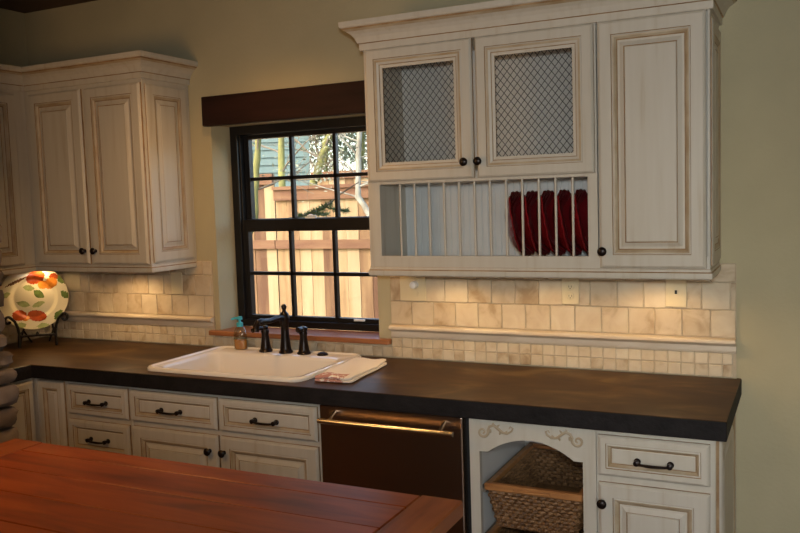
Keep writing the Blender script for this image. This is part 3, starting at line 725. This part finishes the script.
def paint(u, v):
    u, v = u * .84, v * .84
    if ell(u, v, .42, .36, .17, .14, .4): return 2
    if ell(u, v, .22, .34, .12, .11, 0): return 2
    if ell(u, v, .06, .54, .24, .16, .3): return 1
    if ell(u, v, .50, .52, .11, .10, 0): return 1
    if ell(u, v, -.36, -.44, .17, .15, 0): return 1
    if ell(u, v, -.22, -.52, .10, .08, .3): return 2
    if ell(u, v, .06, -.48, .24, .15, -.25): return 1
    if ell(u, v, .10, -.54, .16, .07, -.2): return 2
    for a in ((.68, .44, .16, .08, -.9), (.76, .02, .15, .08, -.9), (.58, -.50, .16, .09, .9), (.12, .10, .16, .10, -.7)):
        if leaf(u, v, *a): return 3
    for a in ((-.12, .28, .15, .08, -.2), (-.26, -.14, .17, .08, -.3), (.10, -.17, .17, .07, .35), (-.34, -.72, .16, .08, .2), (.20, -.76, .16, .07, .1), (-.50, .74, .15, .08, .5), (.16, .86, .20, .06, .0), (-.66, .10, .14, .06, .5)):
        if leaf(u, v, *a): return 4
    if leaf(u, v, -.42, .44, .30, .035, .45): return 5
    return 0
b = MB(); nr, na = 44, 132
prof = lambda q: .022 if q > 1 else (.0 if q < .58 else (.014 * ((q - .58) / .12) if q < .70 else .014 + .010 * (q - .70) / .30))
V = []; F = []; Mi = []
for i in range(nr + 1):
    q = i / nr
    for k in range(na):
        a = 2 * PI * k / na; rr = PR * q * (1 + .003 * math.cos(a * 20) * max(0, (q - .85) / .15))
        V.append(pcen + sv * rr * math.cos(a) + hv * rr * math.sin(a) + wv * prof(q))
for i in range(nr):
    for k in range(na):
        F.append((i * na + k, i * na + (k + 1) % na, (i + 1) * na + (k + 1) % na, (i + 1) * na + k))
        q = (i + .5) / nr; a = 2 * PI * (k + .5) / na; Mi.append(paint(q * math.cos(a), q * math.sin(a)))
n1 = len(V)
for i in range(0, nr + 1, 4):
    q = i / nr
    for k in range(na):
        a = 2 * PI * k / na; rr = PR * q * .995; V.append(pcen + sv * rr * math.cos(a) + hv * rr * math.sin(a) + wv * (prof(q) - .006))
nb = nr // 4
for i in range(nb):
    for k in range(na): F.append((n1 + i * na + k, n1 + (i + 1) * na + k, n1 + (i + 1) * na + (k + 1) % na, n1 + i * na + (k + 1) % na)); Mi.append(0)
for k in range(na): F.append((nr * na + k, nr * na + (k + 1) % na, n1 + nb * na + (k + 1) % na, n1 + nb * na + k)); Mi.append(0)
b.add(V, F, Mi)
b.build('plate_body', ['china', 'fruit_red', 'fruit_orange', 'leaf_paint', 'leaf_pale', 'twig_paint'], pl, smooth=True)
st = thing('plate_stand', pc, 'black wrought iron plate stand with curled arms under painted plate', 'plate stand')
def S(s, d, h): return pc + sv * (s * .90 + .012) + nv * d + Vector((0, 0, h))
for s in (-1, 1):
    pts = [S(s * .100, .075, .0065), S(s * .100, .072, .04), S(s * .098, .066, .075), S(s * .104, .064, .11), S(s * .118, .066, .145), S(s * .140, .07, .166)]
    for k in range(15):
        a = PI * .62 - k * PI * 1.55 / 14 * 1.0; r = .021 * (1 - .035 * k)
        pts.append(S(s * (.152 + r * math.cos(a)), .072, .150 + r * math.sin(a)))
    MB().tube(pts, .0074, n=8).build('scroll_arm', 'iron', st, smooth=True)
    MB().tube([S(s * .100, .075, .006), S(s * .085, -.02, .085), S(s * .05, -.10, .006)], .005, n=8).build('rear_leg', 'iron', st, smooth=True)
    MB().tube([S(s * .098, .066, .078), S(s * .090, .02, .076), S(s * .080, -.02, .088), S(s * .070, -.055, .20)], .005, n=8).build('back_support', 'iron', st, smooth=True)
MB().tube([S(-.100, .068, .062), S(0, .072, .066), S(.100, .068, .062)], .0068, n=8).build('crossbar', 'iron', st, smooth=True)
MB().lathe([(.004, .060), (.009, .066), (.010, .072), (.006, .079), (.002, .084)], c=S(0, .072, 0), n=10).build('finial', 'iron', st, smooth=True)

# ------------------------------------------------------------------ stone pillar
b = MB(); b.box(XW + .02, -2.930, -1.12, -.885, 0, ZC - .001, 1)
rnd = random.Random(12); z = 0.0
while z < ZC - .02:
    h = .060 + rnd.random() * .05
    if z + h > ZC - .03: h = ZC - .002 - z
    def stone(xa, xb, ya, yb):
        bm = bmesh.new(); bmesh.ops.create_cube(bm, size=1); bmesh.ops.subdivide_edges(bm, edges=bm.edges[:], cuts=3, use_grid_fill=True)
        for v in bm.verts:
            p = v.co * 2; e = 7.0; ln = (abs(p.x) ** e + abs(p.y) ** e + abs(p.z) ** e) ** (1 / e); mx = max(abs(p.x), abs(p.y), abs(p.z))
            p = p * (mx / ln) * (1 + (rnd.random() - .5) * .09)
            v.co = Vector(((xa + xb) / 2 + p.x * (xb - xa) / 2, (ya + yb) / 2 + p.y * (yb - ya) / 2, z + h / 2 + p.z * (h - .006) / 2))
        bm.verts.index_update(); b.add([v.co.copy() for v in bm.verts], [[v.index for v in f.verts] for f in bm.faces], 0); bm.free()
    y = -.868
    while y > -1.10:
        w = .07 + rnd.random() * .12
        if y - w < -1.06: w = y + 1.13
        stone(-3.10 - rnd.random() * .1, -2.875 + rnd.random() * .030 - (.034 if z > 1.0 else 0), y - w, y); y -= w + .004
    x = -2.97
    z += h
tag(b.build('stone_pillar', ['stonework', 'mortar'], smooth=True), 'rough stacked stone pillar at the left edge behind the table', 'pillar')

# ------------------------------------------------------------------ island table
t = thing('island_table', (-1.26, -2.1, 0), 'large red brown plank table in the foreground', 'table')
TZ = .914; tx0, tx1, ty1, ty0 = -2.028, -.495, -1.572, -2.75; th = .042
b = MB(); ymarks = [ty1, -1.655, -1.79, -1.93, -2.075, -2.21, -2.36, -2.50, -2.63, ty0]; rnd = random.Random(2)
b.box(-1.897, -.608, ty0, ty1, TZ - th, TZ - .004, 0)
for a, c2 in zip(ymarks[:-1], ymarks[1:]):
    b.box(-1.899, -.606, c2 + .0012, a - .0012, TZ - .012, TZ - rnd.random() * .0008, 0, ch=.0018)
b.build('plank_top', 'table', t)
for xa, xb in ((tx0, -1.901), (-.604, tx1)): MB().box(xa, xb, ty0 - .004, ty1 + .004, TZ - th, TZ, 0, ch=.004).build('breadboard_end', 'table_end', t)
b = MB(); slab(b, [tx0 + .07, tx0 + .095, tx1 - .095, tx1 - .07], [ty0 + .07, ty0 + .095, ty1 - .095, ty1 - .07], lambda i, j: not (i == 1 and j == 1), TZ - .15, TZ - th - .0005, 'xy'); b.build('apron', 'table', t)
for x in (tx0 + .105, tx1 - .105):
    for y in (ty0 + .105, ty1 - .105):
        b = MB().box(x - .042, x + .042, y - .042, y + .042, .66, TZ - th - .001); b.lathe([(.030, 0), (.036, .04), (.028, .08), (.040, .30), (.042, .45), (.030, .56), (.040, .60), (.042, .66)], c=(x, y, 0), n=16)
        b.build('leg', 'table', t, smooth=True)

# ------------------------------------------------------------------ outdoors
b = MB(); b.add([(-30, .3, -.45), (15, .3, -.45), (15, 10, -.45), (-30, 10, -.45), (15, 15, 2.3), (-30, 15, 2.3), (15, 40, 3.0), (-30, 40, 3.0)], [(0, 1, 2, 3), (3, 2, 4, 5), (5, 4, 6, 7)])
struct(b.build('ground', 'ground'), 'pale dry grass ground outside the window', 'ground')
def fence(name, x0, x1, y, top, label, cap, seed, post_every=2.2):
    f = thing(name, ((x0 + x1) / 2, y, -.45), label, 'fence')
    b = MB(); rnd = random.Random(seed); x = x0
    while x < x1 - .02:
        w = .135 + rnd.random() * .012; e = min(x + w, x1)
        b.box(x, e - .004, y - .01 + rnd.random() * .006, y + .014, -.45, top - (.0 if cap else rnd.random() * .01), 0); x += w
    b.build('board_panel', 'fence', f)
    b = MB().box(x0, x1, y - .045, y - .010, top - .11, top - .0, 0)
    b.build('top_rail', 'fence_cap', f)
    if cap: MB().box(x0, x1, y - .07, y + .07, top, top + .035).build('cap_board', 'fence_cap', f)
    MB().box(x0, x1, y - .045, y - .010, 1.15, 1.24).build('middle_rail', 'fence_cap', f)
    x = x0 + .06
    while x < x1: 
        MB().box(x - .045, x + .045, y + .015, y + .105, -.45, top - .005).build('post', 'fence', f); x += post_every
fence('cedar_fence', -4.80, 4.0, 4.0, 1.765, 'sunlit cedar board fence with cap rail outside the window', True, 1)
fence('cedar_fence', -12.0, -4.81, 4.0, 1.94, 'taller cedar fence section at left of the window view', False, 4)
fence('cedar_fence', -6.45, 3.0, 7.4, 2.07, 'farther brown fence showing above the cap rail outside', False, 6)
h = thing('neighbour_house', (-7.5, 9, -.45), 'blue green sided house behind the fence outside the window', 'house')
HX, HY = -7.5, 9.0
b = MB(); z = -.45
while z < 6:
    V = [(HX - 9, HY, z), (HX, HY, z), (HX, HY + .022, z + .13), (HX - 9, HY + .022, z + .13), (HX - 9, HY + .022, z), (HX, HY + .022, z)]
    b.add(V, [(0, 1, 2, 3), (0, 4, 5, 1), (1, 5, 2), (0, 3, 4)]); z += .13
b.box(HX - 9, HX, HY + .022, HY + 5, -.45, 6)
b.build('siding_wall', 'siding', h)
MB().box(HX - .05, HX + .012, HY - .012, HY + .06, -.45, 6).build('corner_board', 'siding', h)
w = MB(); slab(w, [HX - 2.3, HX - 2.2, HX - 1.12, HX - 1.0], [1.9, 2.02, 3.6, 3.72], lambda i, j: not (i == 1 and j == 1), HY - .03, HY + .001, 'xz'); wf = w.build('window_trim', 'housetrim', h)
MB().box(HX - 2.2, HX - 1.12, HY - .012, HY - .006, 2.02, 3.6).build('window_pane', 'houseglass', wf)
b = MB().add([(HX - 9.4, HY - .6, 5.9), (HX + .5, HY - .6, 5.9), (HX + .5, HY + 2.5, 8), (HX - 9.4, HY + 2.5, 8), (HX + .5, HY + 5.6, 5.9), (HX - 9.4, HY + 5.6, 5.9)], [(0, 1, 2, 3), (3, 2, 4, 5), (0, 5, 4, 1), (0, 3, 5), (1, 4, 2)]); b.build('roof', 'twig', h)
h.rotation_euler = (0, 0, math.radians(33))

def leaf_cloud(mb, c, rad, n, size, rnd, mat=0, shell=True):
    for _ in range(n):
        d = Vector((rnd.gauss(0, 1), rnd.gauss(0, 1), rnd.gauss(0, 1))).normalized() * (rnd.random() ** .45)
        p = Vector((c[0] + d.x * rad[0], c[1] + d.y * rad[1], c[2] + d.z * rad[2]))
        u = Vector((rnd.gauss(0, 1), rnd.gauss(0, 1), rnd.gauss(0, 1))).normalized(); v = u.orthogonal().normalized(); s = size * (.6 + rnd.random() * .8)
        mb.add([p - u * s, p + v * s * .45, p + u * s, p - v * s * .45], [(0, 1, 2, 3)], mat)
def branches(mb, p, d, ln, r, depth, rnd, tips, kink=.35):
    n = 4; pts = [p]; q = p.copy(); dd = d.normalized()
    for k in range(n):
        dd = (dd + Vector((rnd.gauss(0, .16), rnd.gauss(0, .16), rnd.gauss(0, .10) + .04))).normalized(); q = q + dd * ln / n; pts.append(q.copy())
    mb.tube(pts, [r * (1 - .5 * k / n) for k in range(n + 1)], n=5 if depth < 2 else 6)
    if depth == 0: tips.append(q); return
    for k in range(3 if depth > 1 else 3):
        t_ = pts[1 + rnd.randrange(n)]; nd = (dd + Vector((rnd.gauss(0, .7), rnd.gauss(0, .7), rnd.gauss(0, .45)))).normalized()
        branches(mb, t_, nd, ln * .62, r * .45, depth - 1, rnd, tips)
def tree(name, base, pts, r, label, bark, seed, depth=2, leafmat=None, nleaf=0, lsize=.03, crown=None, n_br=7, br_len=.9, zmin=0.4):
    t = thing(name, base, label, 'tree', 'trees outside the window'); rnd = random.Random(seed)
    pts = [Vector(p) for p in pts]
    # resample for a knotty trunk
    P = []; 
    for a, c_ in zip(pts[:-1], pts[1:]):
        for k in range(4): P.append(a.lerp(c_, k / 4) + Vector((rnd.gauss(0, r * .12), rnd.gauss(0, r * .12), 0)))
    P.append(pts[-1])
    MB().tube(P, [r * (1 - .5 * k / (len(P) - 1)) * (1 + rnd.gauss(0, .05)) for k in range(len(P))], n=10).build('trunk', bark, t, smooth=True)
    tips = []
    for k in range(n_br):
        b = MB()
        i = rnd.randrange(int(len(P) * zmin), len(P)); d = Vector((rnd.gauss(0, 1), rnd.gauss(0, .6), .35 + rnd.random() * .5))
        branches(b, P[i], d, br_len, r * .22, depth, rnd, tips)
        b.build('branch', bark if bark == 'paleBark' else 'twig', t, smooth=True)
    if leafmat:
        l = MB()
        for q in tips: leaf_cloud(l, q, (.22, .22, .16), max(1, nleaf // max(1, len(tips))), lsize, rnd)
        if crown: 
            for cc, rad, n in crown: leaf_cloud(l, cc, rad, n, lsize, rnd)
        l.build('foliage', leafmat, t)
    return t
tree('mossy_tree', (-4.45, 2.6, -.45), [(-4.45, 2.6, -.45), (-4.29, 2.6, .8), (-4.19, 2.6, 1.30), (-4.075, 2.6, 1.49), (-4.035, 2.6, 1.83), (-4.00, 2.6, 2.2), (-3.9, 2.6, 4.0)], .046, 'mossy tree trunk nearest the left side of the window view', 'bark', 3, n_br=5, br_len=.6, zmin=.6)
tree('mossy_tree', (-5.82, 5.6, -.45), [(-5.82, 5.6, -.45), (-5.80, 5.6, 1.5), (-5.77, 5.6, 2.5), (-5.70, 5.6, 5)], .060, 'upright mossy tree behind fence in front of blue green house', 'bark', 9, n_br=6, br_len=.7, zmin=.5)
tree('mossy_tree', (-5.95, 6.4, -.45), [(-5.95, 6.4, -.45), (-5.86, 6.4, 1.5), (-5.80, 6.4, 1.9), (-5.69, 6.4, 2.15), (-5.59, 6.4, 2.42), (-5.40, 6.4, 2.75), (-5.3, 6.4, 4.4)], .070, 'leaning mossy tree behind the fence right of blue green house', 'bark', 17, leafmat='foliage', nleaf=260, lsize=.035, n_br=9, br_len=.8, zmin=.5)
tree('lichen_tree', (-2.55, 2.9, -.45), [(-2.55, 2.9, -.45), (-2.57, 2.9, .7), (-2.68, 2.9, 1.1), (-3.02, 2.9, 1.40), (-3.20, 2.9, 1.66), (-3.19, 2.9, 2.0), (-3.15, 2.9, 2.5), (-3.0, 2.9, 4.0)], .038, 'pale lichen covered tree bending into the right side of the window view', 'paleBark', 23, leafmat='lichen', nleaf=900, lsize=.018, n_br=16, br_len=.45, zmin=.42)
for x, y, r, seed, lab, mat in ((-12.0, 17, 1.05, 41, 'olive green tree on the bank right behind the leaning tree', 'foliage'), (-10.3, 16, .85, 42, 'olive tree on the bank behind the pale lichen tree', 'foliage'), (-14.7, 22, 1.2, 44, 'dry brown tree on the far bank beside the house edge', 'drybrush'), (-12.3, 21.5, 1.1, 46, 'dry brown tree farthest right on the bank', 'drybrush')):
    tree('bank_tree', (x, y, 2.3), [(x, y, 2.3), (x + .1, y, 3), (x + .1, y, 5.4)], .07, lab, 'bark', seed, depth=1, leafmat=mat, nleaf=200, lsize=.075, crown=[((x, y, 3.9), (r, r, 1.35), 900)], n_br=12, br_len=.9, zmin=.1)
# fir sprig close to the glass
t = thing('fir_branch', (-2.05, .95, 1.3), 'small fir branch tip just outside the window glass', 'branch')
sp0 = [Vector((-2.70, 1.0, 1.525)), Vector((-2.60, .98, 1.54)), Vector((-2.49, .97, 1.56)), Vector((-2.37, .96, 1.60)), Vector((-2.25, .95, 1.675)), Vector((-2.12, .94, 1.74))]
b = MB().tube([Vector((-3.45, 1.1, -.45)), Vector((-3.47, 1.1, .6)), Vector((-3.42, 1.1, 1.30)), Vector((-3.1, 1.05, 1.46))] + sp0, [.02, .018, .014, .011, .009, .007, .006, .005, .004, .003], n=7)
for q, d in ((2, Vector((.15, -.03, .0))), (2, Vector((.14, .03, .06))), (3, Vector((.15, .02, -.03)))): b.tube([sp0[q], sp0[q] + d * .6, sp0[q] + d], [.003, .002, .001], n=5)
b.build('twig', 'twig', t, smooth=True)
rnd = random.Random(3); b = MB()
segs = [(sp0[1], sp0[2]), (sp0[2], sp0[3]), (sp0[2], sp0[2] + Vector((.15, -.03, .0))), (sp0[2], sp0[2] + Vector((.14, .03, .06))), (sp0[3], sp0[3] + Vector((.15, .02, -.03)))]
for a, c_ in segs:
    for k in range(170):
        p = a.lerp(c_, rnd.random()); d = ((c_ - a).normalized() * .5 + Vector((rnd.gauss(0, .5), rnd.gauss(0, .5), rnd.gauss(0, .5)))).normalized() * .032; s = d.orthogonal().normalized() * .003
        b.add([p - s, p + s, p + d], [(0, 1, 2)])
b.build('needle_cluster', 'needles', t)

# ------------------------------------------------------------------ light
w = bpy.data.worlds.new('World'); scene.world = w; w.use_nodes = True
nt = w.node_tree; bg = nt.nodes['Background']
sky = nt.nodes.new('ShaderNodeTexSky'); sky.sky_type = 'NISHITA'; sky.sun_disc = False; sky.sun_elevation = math.radians(38); sky.sun_rotation = math.radians(200); sky.air_density = 1.0; sky.dust_density = 3.0
nt.links.new(sky.outputs[0], bg.inputs['Color']); bg.inputs['Strength'].default_value = 1.0
def lamp(name, kind, loc, energy, col, rot=None, target=None, **kw):
    l = bpy.data.lights.new(name, kind); l.energy = energy; l.color = col
    for k, v in kw.items(): setattr(l, k, v)
    o = bpy.data.objects.new(name, l); COL.objects.link(o); o.location = loc
    if target is not None: o.rotation_euler = (Vector(target) - Vector(loc)).to_track_quat('-Z', 'Y').to_euler()
    elif rot: o.rotation_euler = rot
    return o
lamp('sun', 'SUN', (0, 0, 10), .55, (1.0, .93, .80), target=(-3.0, 8.0, 1.5), angle=math.radians(2))
WARM = (1.0, .55, .20); NEUT = (1.0, .96, .93)
lamp('soft_fill', 'AREA', (1.05, YB - .17, 1.6), 22, NEUT, rot=(math.radians(90), 0, 0), shape='RECTANGLE', size=1.6, size_y=1.2)  # area light added behind the viewer as a soft neutral fill
lamp('camera_flash', 'SPOT', (.24, -3.40, 1.80), 110, (.87, .96, 1.0), target=(-.45, -.35, 1.80), spot_size=math.radians(88), spot_blend=1.0, shadow_soft_size=.06)
for i, (x, y, e) in enumerate(((-1.95, -.62, 17), (-.9, -2.6, 5))):
    lamp('ceiling_lamp', 'SPOT', (x, y, ZC - .02), e * 3, WARM, target=(x, y, 0), spot_size=math.radians(125), spot_blend=.8, shadow_soft_size=.12)
lamp('warm_fill', 'POINT', (-2.05, -1.95, 1.80), 24, WARM, shadow_soft_size=.25)  # unseen warm point light added to fill the left cabinet fronts
for x, y, e in ((-1.12, -.22, 2.7), (-.72, -.22, 1.8), (-.28, -.22, 2.7), (-2.92, -.22, 3.6), (-3.46, -.20, 2.2)):
    lamp('under_cabinet_lamp', 'SPOT', (x, y, 1.335), e * 1.5, (1.0, .66, .32), target=(x, y + .012, 0), spot_size=math.radians(150), spot_blend=.5, shadow_soft_size=.025)

# ------------------------------------------------------------------ camera
CP = Vector((0.2369, -3.366, 1.6354)); yaw, pitch, roll, F = 0.4551, 0.0812, -0.0323, 833.75
Fv = Vector((-math.sin(yaw) * math.cos(pitch), math.cos(yaw) * math.cos(pitch), -math.sin(pitch)))
Rv = Vector((math.cos(yaw), math.sin(yaw), 0)); Uv = Rv.cross(Fv)
cr, sr = math.cos(roll), math.sin(roll); R2 = cr * Rv + sr * Uv; U2 = -sr * Rv + cr * Uv
cam = bpy.data.cameras.new('camera'); co = bpy.data.objects.new('camera', cam); COL.objects.link(co)
cam.sensor_width = 36; cam.sensor_fit = 'HORIZONTAL'; cam.lens = F / 800 * 36; cam.clip_start = .05; cam.clip_end = 200
mw = Matrix((( R2.x, U2.x, -Fv.x, CP.x), (R2.y, U2.y, -Fv.y, CP.y), (R2.z, U2.z, -Fv.z, CP.z), (0, 0, 0, 1)))
co.matrix_world = mw
scene.camera = co
vs = scene.view_settings
scene.display_settings.display_device = 'sRGB'
vs.view_transform = 'Standard'; vs.look = 'None'; vs.exposure = 0.0; vs.gamma = 1.0; vs.use_curve_mapping = False
